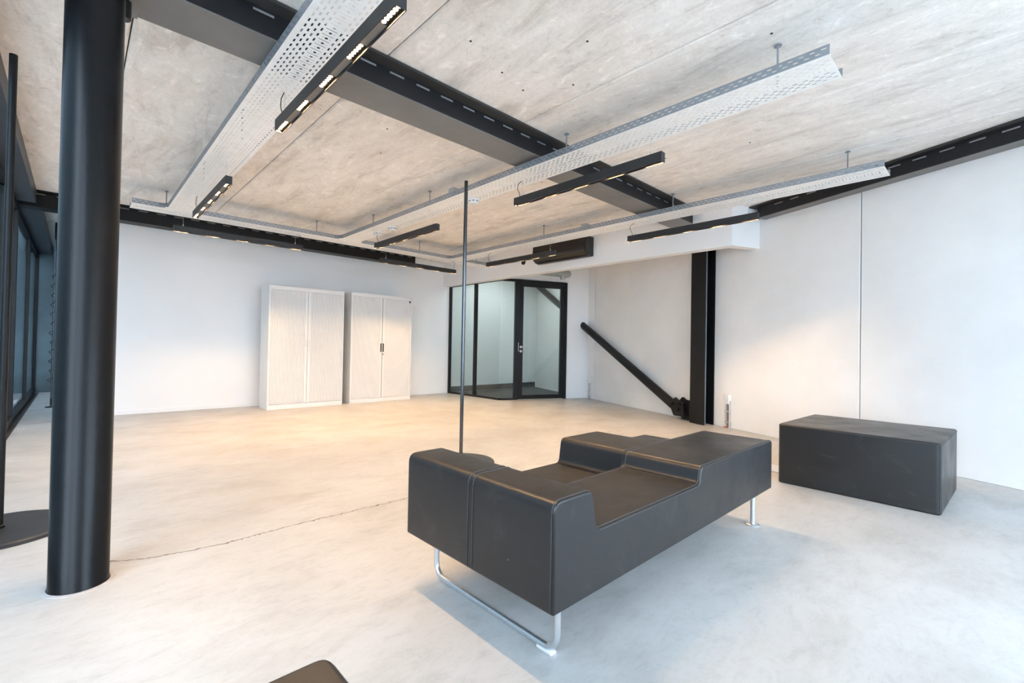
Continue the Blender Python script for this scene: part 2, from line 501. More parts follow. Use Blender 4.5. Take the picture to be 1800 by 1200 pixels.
# next bay beyond the passage
struct(MB().box(-0.75, 13.0, 0, 9.6, 13.2, ZC).build('wall_far', 'blue_grey_cladding'), 'dark end wall seen down the passage')
struct(MB().box(3.2, 8.75, 0, 3.3, 13.0, ZC).build('wall_bay', 'white_plaster'), 'white side wall of the next bay')
struct(MB().box(-3.7, 1.0, -0.2, -3.5, 48, 8.0).build('wall_sky_block', 'blue_grey_cladding'), 'blue grey wall added outside the left glazing to block sky light')  # added outside wall, its length set to hold back daylight from the left
struct(MB().box(-3.5, 14.0, -0.2, -0.76, 14.2, 8.0).build('wall_sky_block_return', 'blue_grey_cladding'), 'blue grey wall added to hide bright sky beyond the far bay')  # added return that keeps bright sky out of the far bay view
# ------------------------------------------------------------------ glazing left and rear
def glazing(name, label, p0, p1, n_bays, z0=0.0, z1=2.74, depth=0.07, sill=0.09):
    """mullioned curtain wall between plan points p0 and p1"""
    root = empty(name, (p0[0], p0[1], 0)); struct(root, label)
    d = Vector((p1[0] - p0[0], p1[1] - p0[1])); L = d.length; d.normalize(); nrm = Vector((-d.y, d.x))
    O = (0, 0)
    MB().obox(O, d, nrm, 0, -depth / 2, z0, L, depth / 2, z0 + sill).build('sill_rail', 'frame_black', root, bevel=0.004)
    MB().obox(O, d, nrm, 0, -depth / 2, z1 - 0.07, L, depth / 2, z1).build('head_rail', 'frame_black', root, bevel=0.004)
    for i in range(n_bays + 1):
        a = L * i / n_bays
        MB().obox(O, d, nrm, a - 0.03, -depth / 2, z0 + sill, a + 0.03, depth / 2, z1 - 0.07).build('mullion', 'frame_black', root, bevel=0.004)
    for i in range(n_bays):
        a = L * i / n_bays + 0.03; b_ = L * (i + 1) / n_bays - 0.03
        MB().obox(O, d, nrm, a, -0.004, z0 + sill, b_, 0.004, z1 - 0.07).build('pane', 'window_glass', root)
    return root
glazing('window_1', 'floor to ceiling glazing with dark mullions on the left side', (XG - 0.04, YR), (XG - 0.04, 8.47), 8)
glazing('window_2', 'dark framed glazing of the far bay beyond the passage', (XG - 0.04, 8.60), (XG - 0.04, 13.0), 2, depth=0.05)
glazing('window_3', 'wide glazing behind the viewer', (0.95, YR), (rw_x(YR) - 0.05, YR), 3)
struct(MB().box(XG, YR - 0.1, 0, 0.92, YR + 0.1, ZC).build('wall_rear', 'white_plaster'), 'white wall behind the viewer')

# ------------------------------------------------------------------ steel beams
SLOT_L = 0.105
def beam_slots(root, fn, L, first, pitch):
    a = first
    while a < L:
        mb = MB()
        fn(mb, a, a + SLOT_L)
        mb.build('slot', 'slot_concrete', root)
        a += pitch
ZS = 2.755
# middle beam (runs along x)
b1 = tag(empty('steel_beam', (0, 0, ZS)), 'long dark steel beam crossing the middle of the ceiling', 'beam')
MB().box(-0.62, 2.777, 0.004, 5.93, 3.092, 0.145).build('web_box', 'beam_paint', b1)
MB().box(-0.62, 2.777, -0.002, 5.93, 3.092, 0.004).build('soffit_plate', 'lit_soffit_paint', b1)
MB().box(-0.62, 2.683, 0.145, 5.93, 3.186, 0.163).build('top_flange', 'lit_flange_paint', b1)
MB().box(-0.62, 2.772, -0.010, 0.197, 3.10, -0.002).build('splice_plate', 'lit_soffit_paint', b1, bevel=0.002)
def fn(mb, a, c_): mb.box(a, 2.7745, 0.118, c_, 2.779, 0.130)
beam_slots(b1, fn, 5.85, 1.271 - 8 * 0.2044, 0.2044)
# back beam
b2 = tag(empty('steel_beam', (0, 0, 2.729)), 'black steel beam along the top of the back wall', 'beam')
MB().box(-0.62, 8.30, 0.0, 5.08, 8.52, 0.171).build('web_box', 'black_paint', b2, bevel=0.003)
MB().box(-0.62, 8.22, 0.171, 5.08, 8.52, 0.189).build('top_flange', 'black_paint', b2)
MB().box(-0.62, 8.285, -0.012, 5.08, 8.52, 0.0).build('bottom_flange', 'black_paint', b2)
def fn(mb, a, c_): mb.box(a, 8.2975, 0.150, c_, 8.302, 0.161)
beam_slots(b2, fn, 5.0, 0.600 - 5 * 0.2044, 0.2044)
# right wall beam
b3 = tag(empty('steel_beam', (QR.x, QR.y, ZS)), 'black slotted steel beam along the top of the right concrete wall', 'beam')
sb0 = rw_s_at_y(2.02); sb1 = s_d
MB().obox((0, 0), DR, NR, sb0, 0.004, 0.004, sb1, 0.145, 0.145).build('web_box', 'beam_paint', b3)
MB().obox((0, 0), DR, NR, sb0, 0.004, -0.002, sb1, 0.145, 0.004).build('soffit_plate', 'lit_soffit_paint', b3)
MB().obox((0, 0), DR, NR, sb0 - 0.09, 0.004, 0.145, sb1, 0.19, 0.163).build('top_flange', 'lit_flange_paint', b3)
def fn(mb, a, c_): mb.obox((0, 0), DR, NR, a, 0.143, 0.106, c_, 0.1475, 0.117)
beam_slots(b3, fn, sb1 - 0.2, 3.7516 - 6 * 0.2044, 0.2044)
# left edge beam over the glazing, in both bays
b4 = tag(empty('steel_beam', (0, 0, 2.745)), 'dark steel edge beam above the glazing on the left', 'beam')
MB().box(-0.66, YR, 0.0, -0.395, 8.21, 0.174).build('web_box', 'edge_beam_paint', b4, bevel=0.003)
b5 = tag(empty('steel_beam', (0, 0, 2.745)), 'dark steel edge beam seen beyond the back wall passage', 'beam')
MB().box(-0.66, 8.53, 0.0, -0.375, 12.99, 0.174).build('web_box', 'edge_beam_paint', b5, bevel=0.003)

# ------------------------------------------------------------------ round column
col = tag(empty('round_column', (0.033, 2.748, 0)), 'thick round black steel column standing near the glazing', 'column')
MB().lathe([(0.104, 0.0), (0.104, 0.006), (0.1, 0.012), (0.1, 2.744)], seg=64).build('shaft', 'column_paint', col, smooth=True)
MB().lathe([(0.125, 0.0), (0.118, 0.002), (0.106, 0.003)], seg=48).build('base_mortar', 'mortar_grey', col)

# ------------------------------------------------------------------ H column, gusset and diagonal brace on the right wall
hc = tag(empty('wall_column', (6.548, 2.972, 0)), 'black H section steel column on the white concrete wall', 'column')
fw = 0.1385
dpt = 0.19
MB().obox((0, 0), DR, NR, -fw, -0.014, 0, fw, 0.0, 2.9).build('front_flange', 'black_paint', hc, bevel=0.002)
MB().obox((0, 0), DR, NR, -0.007, -dpt + 0.014, 0, 0.007, -0.014, 2.9).build('web', 'black_paint', hc)
MB().obox((0, 0), DR, NR, -fw, -dpt, 0, fw, -dpt + 0.014, 2.9).build('back_flange', 'black_paint', hc, bevel=0.002)
MB().obox((0, 0), DR, NR, 0.060, -0.105, 0, 0.066, -0.090, 2.9).build('pale_strip', 'galvanised', hc)  # thin pale line in the recess between the flanges
# brace
br = tag(empty('diagonal_brace', (6.85, 3.49, 0)), 'thick black diagonal tube brace rising from the floor into the end wall', 'brace')
o0 = Vector((6.85, 3.49, 0))
bA = Vector((6.865, 3.495, 0.205)); bB = Vector((7.96, 6.215, 1.613))
bd = (bB - bA).normalized()
bE = bA + bd * ((8.52 - bA.y) / bd.y)
MB().tube([bA - o0, bE - o0], 0.072, 28).build('tube', 'black_paint', br, smooth=True)
# gusset from the column web: a plate along the wall, pins and cheek plates
g = MB()
gp = [(0.16, 0.0), (0.16, 0.30), (0.30, 0.345), (0.41, 0.31), (0.50, 0.10), (0.44, 0.0)]
hc0 = Vector((6.548, 2.972))
def gfn(a, z, t):
    p = hc0 - DR * a + NR * (-0.095 + t); return (p.x - o0.x, p.y - o0.y, z)
g.prism([(0.10, 0.012), (0.10, 0.30), (0.335, 0.315), (0.44, 0.10), (0.40, 0.012)], gfn, -0.012, 0.012)
g.build('gusset_plate', 'black_paint', br)
for t0 in (-0.085, 0.06):
    g = MB()
    g.prism(fillet([(0.27, 0.06), (0.30, 0.26), (0.47, 0.34), (0.60, 0.22), (0.50, 0.05)], 0.03, 3), gfn, t0, t0 + 0.022)
    g.build('cheek_plate', 'black_paint', br, bevel=0.003)
for a, z, r in ((0.41, 0.16, 0.036), (0.52, 0.235, 0.022), (0.36, 0.245, 0.022)):
    p0 = Vector(gfn(a, z, -0.10)); p1 = Vector(gfn(a, z, 0.115))
    MB().tube([p0, p1], r, 14).build('pin', 'black_paint', br, smooth=True)

# ------------------------------------------------------------------ glazed room: window wall and door
GH = 2.445
gw = empty('window_4', (6.165, 6.813, 0)); struct(gw, 'black framed glass side of the corner room')
Ly = YB - 6.813
fwid = 0.045
MB().box(-0.03, 0, 0, 0.03, Ly, 0.04).build('bottom_rail', 'frame_black', gw, bevel=0.003)
MB().box(-0.03, 0, GH - 0.05, 0.03, Ly, GH).build('top_rail', 'frame_black', gw, bevel=0.003)
MB().box(-0.03, Ly - 0.05, 0.04, 0.03, Ly, GH - 0.05).build('jamb', 'frame_black', gw, bevel=0.003)
ym = 0.80
MB().box(-0.03, ym - 0.035, 0.04, 0.03, ym + 0.035, GH - 0.05).build('mullion', 'frame_black', gw, bevel=0.003)
MB().box(-0.006, 0.004, 0.04, 0.006, ym - 0.035, GH - 0.05).build('pane', 'partition_glass', gw)
MB().box(-0.006, ym + 0.035, 0.04, 0.006, Ly - 0.05, GH - 0.05).build('pane', 'partition_glass', gw)
gw2 = empty('window_5', (E0.x, E0.y, 0)); struct(gw2, 'narrow glass panel between the glass corner and the door')
t1 = 0.345
MB().obox((0, 0), DE, DR, 0.03, -0.03, 0, t1, 0.03, 0.04).build('bottom_rail', 'frame_black', gw2, bevel=0.003)
MB().obox((0, 0), DE, DR, 0.03, -0.03, GH - 0.05, t1, 0.03, GH).build('top_rail', 'frame_black', gw2, bevel=0.003)
MB().obox((0, 0), DE, DR, 0.008, -0.006, 0.04, t1 - 0.05, 0.006, GH - 0.05).build('pane', 'partition_glass', gw2)
d1 = empty('door_1', (E0.x, E0.y, 0)); struct(d1, 'black framed glass door with steel lever handle')
MB().obox((0, 0), DE, DR, t1 - 0.05, -0.035, 0, t1 + 0.03, 0.035, GH).build('jamb', 'frame_black', d1, bevel=0.003)
MB().obox((0, 0), DE, DR, t_door - 0.06, -0.035, 0, t_door, 0.035, GH).build('jamb', 'frame_black', d1, bevel=0.003)
MB().obox((0, 0), DE, DR, t1 + 0.03, -0.035, GH - 0.06, t_door - 0.06, 0.035, GH).build('head_jamb', 'frame_black', d1, bevel=0.003)
leaf = empty('leaf', (0, 0, 0)); leaf.parent = d1
l0 = t1 + 0.035; l1 = t_door - 0.065
zt = GH - 0.065
MB().obox((0, 0), DE, DR, l0, -0.028, 0.012, l0 + 0.095, 0.028, zt).build('stile', 'frame_black', leaf, bevel=0.003)
MB().obox((0, 0), DE, DR, l1 - 0.085, -0.028, 0.012, l1, 0.028, zt).build('stile', 'frame_black', leaf, bevel=0.003)
MB().obox((0, 0), DE, DR, l0 + 0.095, -0.028, zt - 0.075, l1 - 0.085, 0.028, zt).build('rail', 'frame_black', leaf, bevel=0.003)
MB().obox((0, 0), DE, DR, l0 + 0.095, -0.028, 0.012, l1 - 0.085, 0.028, 0.095).build('rail', 'frame_black', leaf, bevel=0.003)
MB().obox((0, 0), DE, DR, l0 + 0.095, -0.006, 0.095, l1 - 0.085, 0.006, zt - 0.075).build('pane', 'partition_glass', leaf)
def dp(t, off, z): p = DE * t + DR * off; return (p.x, p.y, z)
th = l0 + 0.048
hd = MB()
hd.tube([dp(th, 0.028, 1.07), dp(th, 0.038, 1.07)], 0.026, 18)
hd.tube([dp(th, 0.036, 1.07), dp(th, 0.075, 1.07), dp(th + 0.012, 0.085, 1.07), dp(th + 0.14, 0.085, 1.07)], 0.010, 12)
hd.build('handle', 'brushed_steel', leaf, smooth=True)
hd = MB(); hd.tube([dp(th, 0.028, 0.985), dp(th, 0.036, 0.985)], 0.026, 18); hd.tube([dp(th, 0.036, 0.985), dp(th, 0.041, 0.985)], 0.012, 10)
hd.build('cylinder_lock', 'brushed_steel', leaf, smooth=True)
MB().obox((0, 0), DE, DR, l0 - 0.012, 0.035, 0.98, l0 - 0.002, 0.040, 1.16).build('strike_plate', 'brushed_steel', d1)
for z in (0.25, 1.95):
    MB().tube([dp(l1 + 0.006, 0.036, z - 0.06), dp(l1 + 0.006, 0.036, z + 0.06)], 0.009, 10).build('hinge', 'frame_black', d1, smooth=True)

# added light, out of view, that brightens the glazed room inside
cl = tag(empty('added_room_light', (7.2, 7.55, ZC - 0.05)), 'unseen flat light added to brighten the glazed corner room', 'lamp')
MB().box(-0.62, -0.32, 0, 0.62, 0.32, 0.05).build('housing', 'white_plastic', cl, bevel=0.004)
MB().box(-0.58, -0.28, -0.004, 0.58, 0.28, 0.0).build('diffuser', 'added_light_glow', cl)

# ------------------------------------------------------------------ perforated cable trays
PITCH = 0.0535
TW = 0.30
LIP = 0.056
def strip(mb, fn, u0, u1, v0, v1, hl=0, off=0.0):
    """a flat strip of sheet between v0 and v1 with slots of length hl punched right through"""
    if hl <= 0:
        vs = [fn(u0, v0), fn(u1, v0), fn(u1, v1), fn(u0, v1)]
        mb.add(vs, [(0, 1, 2, 3)]); return
    a = u0
    k = math.floor((u0 - off) / PITCH) + 1
    while True:
        h0 = off + k * PITCH - hl / 2; h1 = h0 + hl
        if h1 > u1 - 0.004: break
        if h0 > a:
            mb.add([fn(a, v0), fn(h0, v0), fn(h0, v1), fn(a, v1)], [(0, 1, 2, 3)])
            a = h1
        k += 1
    mb.add([fn(a, v0), fn(u1, v0), fn(u1, v1), fn(a, v1)], [(0, 1, 2, 3)])
def disc_cells(mb, fn, u0, u1, v0, v1, r, off):
    """strip with one round hole per pitch"""
    vc = (v0 + v1) / 2
    cells = []
    k = math.floor((u0 - off) / PITCH) + 1
    a = u0; w = (v1 - v0) / 2
    while True:
        uc = off + k * PITCH
        if uc + w > u1: break
        if uc - w >= a:
            if uc - w > a: mb.add([fn(a, v0), fn(uc - w, v0), fn(uc - w, v1), fn(a, v1)], [(0, 1, 2, 3)])
            outer = []; inner = []
            n = 8
            for i in range(n):
                an = 2 * PI * i / n + PI / n
                cu, cv = math.cos(an), math.sin(an)
                s = w / max(abs(cu), abs(cv))
                outer.append(fn(uc + cu * s, vc + cv * s)); inner.append(fn(uc + cu * r, vc + cv * r))
            corners = [fn(uc + w, vc + w), fn(uc - w, vc + w), fn(uc - w, vc - w), fn(uc + w, vc - w)]
            o = len(mb.v)
            mb.v += [tuple(p) for p in outer + inner + corners]
            for i in range(n):
                j = (i + 1) % n
                mb.f.append((o + i, o + j, o + n + j, o + n + i))
            for ci, (i, j) in enumerate(((0, 1), (2, 3), (4, 5), (6, 7))):
                mb.f.append((o + 2 * n + ci, o + j, o + i))
            a = uc + w
        k += 1
    mb.add([fn(a, v0), fn(u1, v0), fn(u1, v1), fn(a, v1)], [(0, 1, 2, 3)])
def tray_bottom(fn, u0, u1):
    mb = MB()
    cols = [0.034, 0.058, 0.082, 0.106]
    cols = cols + [TW - c for c in reversed(cols)]
    v = 0.0
    hw = 0.0045
    for i, cc in enumerate(cols):
        if i == 4:   # centre ladder: cross slots, round holes, small holes
            strip(mb, fn, u0, u1, v, 0.118)
            strip(mb, fn, u0, u1, 0.118, 0.124, 0.006, 0.0)
            disc_cells(mb, fn, u0, u1, 0.1240, 0.1242, 0.00005, 0) if False else None
            # outer thirds: cross slot + small hole, middle third: cross slot + round hole
            def seg(v0, v1, r):
                k = math.floor(u0 / PITCH) + 1
                a = u0
                while True:
                    us = k * PITCH; uh = us + PITCH / 2
                    if uh + 0.012 > u1: break
                    if us - 0.003 > a:
                        mb.add([fn(a, v0), fn(us - 0.003, v0), fn(us - 0.003, v1), fn(a, v1)], [(0, 1, 2, 3)])
                        a = us + 0.003
                        w = (v1 - v0) / 2; vc = (v0 + v1) / 2
                        if r > 0:
                            mb.add([fn(a, v0), fn(uh - w, v0), fn(uh - w, v1), fn(a, v1)], [(0, 1, 2, 3)])
                            n = 8; o = len(mb.v); outer = []; inner = []
                            for i_ in range(n):
                                an = 2 * PI * i_ / n + PI / n
                                cu, cv = math.cos(an), math.sin(an); s = w / max(abs(cu), abs(cv))
                                outer.append(fn(uh + cu * s, vc + cv * s)); inner.append(fn(uh + cu * r, vc + cv * r))
                            corners = [fn(uh + w, vc + w), fn(uh - w, vc + w), fn(uh - w, vc - w), fn(uh + w, vc - w)]
                            mb.v += [tuple(p) for p in outer + inner + corners]
                            for i_ in range(n):
                                j = (i_ + 1) % n
                                mb.f.append((o + i_, o + j, o + n + j, o + n + i_))
                            for ci, (i_, j) in enumerate(((0, 1), (2, 3), (4, 5), (6, 7))):
                                mb.f.append((o + 2 * n + ci, o + j, o + i_))
                            a = uh + w
                    k += 1
                mb.add([fn(a, v0), fn(u1, v0), fn(u1, v1), fn(a, v1)], [(0, 1, 2, 3)])
            seg(0.124, 0.137, 0.0035)
            seg(0.137, 0.163, 0.0092)
            seg(0.163, 0.176, 0.0035)
            v = 0.176
        strip(mb, fn, u0, u1, v, cc - hw)
        strip(mb, fn, u0, u1, cc - hw, cc + hw, 0.028, PITCH / 2 if i % 2 else 0.0)
        v = cc + hw
    strip(mb, fn, u0, u1, v, TW)
    return mb
def tray_lip(fn, u0, u1):
    mb = MB()
    strip(mb, fn, u0, u1, 0, 0.016)
    strip(mb, fn, u0, u1, 0.016, 0.022, 0.024, 0.0)
    strip(mb, fn, u0, u1, 0.022, 0.036)
    strip(mb, fn, u0, u1, 0.036, 0.042, 0.024, PITCH / 2)
    strip(mb, fn, u0, u1, 0.042, LIP)
    return mb
ZT = 2.66
def add_rod(root, x, y, ztop=ZC):
    lx, ly = x - root.location.x, y - root.location.y
    r = MB().tube([(lx, ly, 0.004), (lx, ly, ztop - ZT)], 0.006, 10).build('hanger_rod', 'galvanised', root, smooth=True)
    MB().lathe([(0.022, 0), (0.022, 0.004), (0.010, 0.005), (0.010, 0.012)], (lx, ly, ztop - ZT - 0.013), 14).build('ceiling_nut', 'galvanised', r)
def tray_y(name, label, x0, y0, y1, rods):
    root = tag(empty(name, (x0, y0, ZT)), label, 'cable tray', 'perforated cable trays')
    L = y1 - y0
    tray_bottom(lambda u, v: (v, u, 0), 0, L).build('tray_floor', 'galvanised_lit', root, solid=0.0014)
    tray_lip(lambda u, v: (0, u, v), 0, L).build('side_rail', 'galvanised', root, solid=0.0014)
    tray_lip(lambda u, v: (TW, u, v), 0, L).build('side_rail', 'galvanised', root, solid=0.0014)
    for ye in rods: add_rod(root, x0 + TW / 2, ye)
    return root
T1 = tray_y('cable_tray', 'perforated cable tray running beside the black column lamp, nearest the glazing', 0.765, 0.62, 6.80, (1.2, 4.1, 5.6))
T2 = tray_y('cable_tray', 'perforated cable tray in the middle with smoke detectors under it', 2.882, 0.61, 6.80, (0.905, 2.55, 4.66, 6.1))
T3 = tray_y('cable_tray', 'perforated cable tray closest to the right wall and bulkhead', 4.945, 0.645, 6.80, (0.93, 2.63, 4.70))
# tray along the back
YT = 6.88
tb = tag(empty('cable_tray', (0.435, YT, ZT)), 'perforated cable tray running across along the black back beam', 'cable tray', 'perforated cable trays')
Lb = 5.93 - 0.435
tray_bottom(lambda u, v: (u, v, 0), 0, Lb).build('tray_floor', 'galvanised_lit', tb, solid=0.0014)
tray_lip(lambda u, v: (u, TW, v), 0, Lb).build('side_rail', 'galvanised', tb, solid=0.0014)
RJ = 0.08
ends = [0.435]
for x0 in (0.765, 2.882, 4.945): ends += [x0 - RJ, x0 + TW + RJ]
ends.append(5.93)
for a, b_ in zip(ends[0::2], ends[1::2]):
    if b_ - a > 0.05:
        tray_lip(lambda u, v: (u - 0.435, 0, v), a, b_).build('side_rail', 'galvanised', tb, solid=0.0014)
for x0 in (0.765, 2.882, 4.945):
    # branch piece: two curved side rails and a plain floor
    for sgn, xe in ((-1, x0 - 0.002), (1, x0 + TW + 0.002)):
        pts = [(xe + sgn * RJ - sgn * RJ * math.sin(t), 6.80 + RJ * math.cos(t)) for t in [PI / 2 * i / 6 for i in range(7)]]
        pts[-1] = (pts[-1][0], 6.802)
        mb = MB()
        for (xa, ya), (xb, yb_) in zip(pts, pts[1:]):
            mb.add([(xa - 0.435, ya - YT, 0), (xb - 0.435, yb_ - YT, 0), (xb - 0.435, yb_ - YT, LIP), (xa - 0.435, ya - YT, LIP)], [(0, 1, 2, 3)])
        mb.build('corner_rail', 'galvanised', tb, smooth=True, solid=0.0014)
    MB().box(x0 - 0.435 - RJ * 0.3, 6.803 - YT, -0.002, x0 + TW - 0.435 + RJ * 0.3, 6.89 - YT, 0.001).build('branch_plate', 'galvanised_lit', tb)
for x in (0.775, 2.60, 4.40, 5.7): add_rod(tb, x, 7.06)
# junction boxes on the trays
for (x, y, lab) in ((2.93, 4.03, 'grey square junction box on the middle cable tray'), (5.02, 3.86, 'grey square junction box on the cable tray near the bulkhead')):
    jb = tag(empty('junction_box', (x, y, ZT + LIP)), lab, 'junction box')
    MB().box(-0.045, -0.045, -0.05, 0.045, 0.045, 0.05).build('box', 'duct_grey', jb, bevel=0.006)
    MB().tube([(0.0, -0.045, 0.0), (0, -0.075, 0.0)], 0.014, 12).build('cable_gland', 'duct_grey', jb, smooth=True)

# ------------------------------------------------------------------ pendant strip lights with recessed diodes
LZ = 2.43; LL = 1.54; LWD = 0.052; LH = 0.072
def make_lamp():
    root = empty('strip_light', (0, 0, LZ))
    hw = LWD / 2
    mb = MB()
    mb.box(-hw, 0, LH - 0.004, hw, LL, LH)
    mb.box(-hw, 0, 0, -hw + 0.004, LL, LH - 0.004)
    mb.box(hw - 0.004, 0, 0, hw, LL, LH - 0.004)
    mb.box(-hw + 0.004, 0, 0, hw - 0.004, 0.004, LH - 0.004)
    mb.box(-hw + 0.004, LL - 0.004, 0, hw - 0.004, LL, LH - 0.004)
    mb.build('housing', 'lamp_black', root)
    iw = hw - 0.0045
    RC = 0.011                                   # everything sits back inside the channel
    ML = 0.150; cell = 0.025
    y0s = [0.006 + i * (LL - 0.012 - ML) / 4 for i in range(5)]
    for i in range(4):
        MB().box(-iw, y0s[i] + ML + 0.001, 0.004 + RC, iw, y0s[i + 1] - 0.001, 0.007 + RC).build('cover_plate', 'lamp_cover', root)
    first = None
    led_me = None
    for i in range(5):
        if first is None:
            mb = MB()
            r = 0.0105; rt = 0.0088; dep = 0.0108; n = 16
            for k in range(6):
                yc = cell * (k + 0.5)
                base_i = len(mb.v)
                for j in range(n):
                    an = 2 * PI * j / n + PI / n
                    cu, cv = math.cos(an), math.sin(an)
                    s = 1 / max(abs(cu) , abs(cv))
                    mb.v.append((max(-iw, min(iw, iw * cu * s)), yc + cell / 2 * cv * s, 0.004))
                for j in range(n):
                    an = 2 * PI * j / n + PI / n
                    mb.v.append((r * math.cos(an), yc + r * math.sin(an), 0.004))
                for j in range(n):
                    an = 2 * PI * j / n + PI / n
                    mb.v.append((rt * math.cos(an), yc + rt * math.sin(an), 0.004 + dep))
                for j in range(n):
                    q = (j + 1) % n
                    mb.f.append((base_i + j, base_i + q, base_i + n + q, base_i + n + j))
                    mb.f.append((base_i + n + j, base_i + n + q, base_i + 2 * n + q, base_i + 2 * n + j))
                mb.f.append(tuple(base_i + 2 * n + j for j in range(n)))
            mo = mb.build('led_module', 'reflector_gold', root)
            first = mo
            lm = MB()
            lm.add([(0.0072 * math.cos(2 * PI * j / 8), 0.0072 * math.sin(2 * PI * j / 8), 0) for j in range(8)], [tuple(reversed(range(8)))])
            lo = lm.build('led', 'led_emitter', mo); led_me = lo.data
            lo.location = (0, cell * 0.5, 0.004 + dep - 0.001)
            leds = [lo]
            for k in range(1, 6):
                l2 = bpy.data.objects.new('led', led_me); C.objects.link(l2); l2.parent = mo
                l2.location = (0, cell * (k + 0.5), 0.004 + dep - 0.001)
            mo.location = (0, y0s[0], RC)
        else:
            c_ = copy_tree(first, root); c_.location = (0, y0s[i], RC)
    for ye in (0.10, LL - 0.10):
        wr_ = MB().tube([(0, ye, LH), (0, ye, ZT - LZ - 0.002)], 0.0012, 6).build('suspension_wire', 'brushed_steel', root)
        MB().tube([(0, ye, LH), (0, ye, LH + 0.03)], 0.005, 8).build('wire_grip', 'brushed_steel', wr_)
    pts = [(0, LL - 0.06, LH), (0.0, LL - 0.05, LH + 0.04), (0.0, LL - 0.02, LH + 0.09), (0.0, LL - 0.03, LH + 0.135), (0, LL - 0.08, ZT - LZ - 0.006)]
    MB().tube(pts, 0.003, 8).build('power_cable', 'cable_black', root, smooth=True)
    return root
lamp0 = make_lamp()
spots = [(0.925, 1.66, 0, 'black strip light with glowing warm diodes under the tray nearest the column'),
         (0.930, 4.57, 0, 'black strip light at the far end of the tray nearest the column'),
         (3.06, 1.66, 0, 'long black strip light hanging across the middle ceiling beam'),
         (3.06, 4.52, 0, 'black strip light hanging beside two smoke detectors'),
         (5.08, 1.68, 0, 'black strip light hanging in front of the white bulkhead corner'),
         (5.08, 4.45, 0, 'black strip light hanging in front of the black air conditioner'),
         (0.845, 7.02, -PI / 2, 'black strip light along the back beam, above the empty wall'),
         (3.63, 7.02, -PI / 2, 'black strip light along the back beam, above the white cabinets')]
for i, (x, y, rz, lab) in enumerate(spots):
    o = lamp0 if i == 0 else copy_tree(lamp0)
    o.location = (x, y, LZ); o.rotation_euler = (0, 0, rz)
    tag(o, lab, 'lamp', 'pendant strip lights')

# ------------------------------------------------------------------ smoke detectors under the middle tray
for (x, y, lab) in ((3.075, 6.03, 'white smoke detector farthest along the middle tray'), (3.078, 5.62, 'white smoke detector with a dark slotted rim on the middle tray'), (3.10, 3.90, 'white smoke detector right beside the tall thin pole top')):
    dtt = tag(empty('smoke_detector', (x, y, ZT - 0.002)), lab, 'smoke detector', 'smoke detectors')
    MB().lathe([(0.048, -0.034), (0.055, -0.030), (0.055, -0.012), (0.062, -0.010), (0.062, 0)], seg=28).build('base', 'white_plastic', dtt, smooth=True)
    MB().lathe([(0.020, -0.050), (0.040, -0.046), (0.047, -0.034)], seg=28).build('dome', 'white_plastic', dtt, smooth=True)
    for k in range(8):
        a = 2 * PI * k / 8
        MB().obox((0.0555 * math.cos(a), 0.0555 * math.sin(a)), (-math.sin(a), math.cos(a)), (math.cos(a), math.sin(a)), -0.013, -0.002, -0.027, 0.013, 0.0005, -0.020).build('vent_slot', 'dark_cavity', dtt)

# ------------------------------------------------------------------ small ceiling speaker by the column
sp = tag(empty('ceiling_sensor', (0.135, 2.98, ZS)), 'small black cylinder fixed under the beam beside the round column', 'sensor')
MB().lathe([(0.028, -0.10), (0.032, -0.095), (0.032, -0.012), (0.012, -0.010), (0.012, -0.010 + 0.0)], seg=20).build('body', 'black_plastic', sp, smooth=True)
MB().tube([(0, 0, -0.02), (-0.03, -0.07, -0.03), (-0.04, -0.12, -0.25), (-0.035, -0.13, -0.6)], 0.003, 8).build('cable', 'cable_black', sp, smooth=True)

# ------------------------------------------------------------------ air conditioner on the bulkhead
ac = tag(empty('air_conditioner', (5.97, 4.42, 2.53)), 'black wall mounted air conditioner on the white bulkhead', 'air conditioner')
prof = [(0, 0.02), (0, 0.315), (-0.10, 0.315), (-0.185, 0.29), (-0.20, 0.16)] + arc(-0.06, 0.15, 0.145, PI, PI * 1.5, 8)[1:] + [(-0.03, 0.0)]
MB().prism(prof, lambda a, b_, t: (a, t, b_), 0, 1.17).build('body', 'black_plastic', ac, bevel=0.004)
pr2 = [(-0.203, 0.20), (-0.206, 0.16)] + arc(-0.06, 0.15, 0.148, PI, PI * 1.42, 8)[1:]
pr2 = pr2 + [(a + 0.004, b_ + 0.004) for a, b_ in reversed(pr2)]
MB().prism(pr2, lambda a, b_, t: (a, t, b_), 0.04, 1.13).build('front_flap', 'gloss_black', ac, smooth=True)
MB().prism([(-0.08, -0.003), (-0.03, -0.002), (-0.03, 0.004), (-0.08, 0.003)], lambda a, b_, t: (a, t, b_), 0.05, 1.12).build('air_outlet', 'lamp_cover', ac)
# dark pipe sleeve beside it
ps = tag(empty('pipe_sleeve', (5.97, 6.0, 2.64)), 'round black pipe opening in the bulkhead beside the air conditioner', 'pipe opening')
MB().tube([(0.0, 0, 0), (-0.012, 0, 0)], 0.052, 28).build('ring', 'black_plastic', ps, smooth=True)
MB().tube([(-0.0115, 0, 0), (-0.013, 0, 0)], 0.042, 24).build('bore', 'dark_cavity', ps)
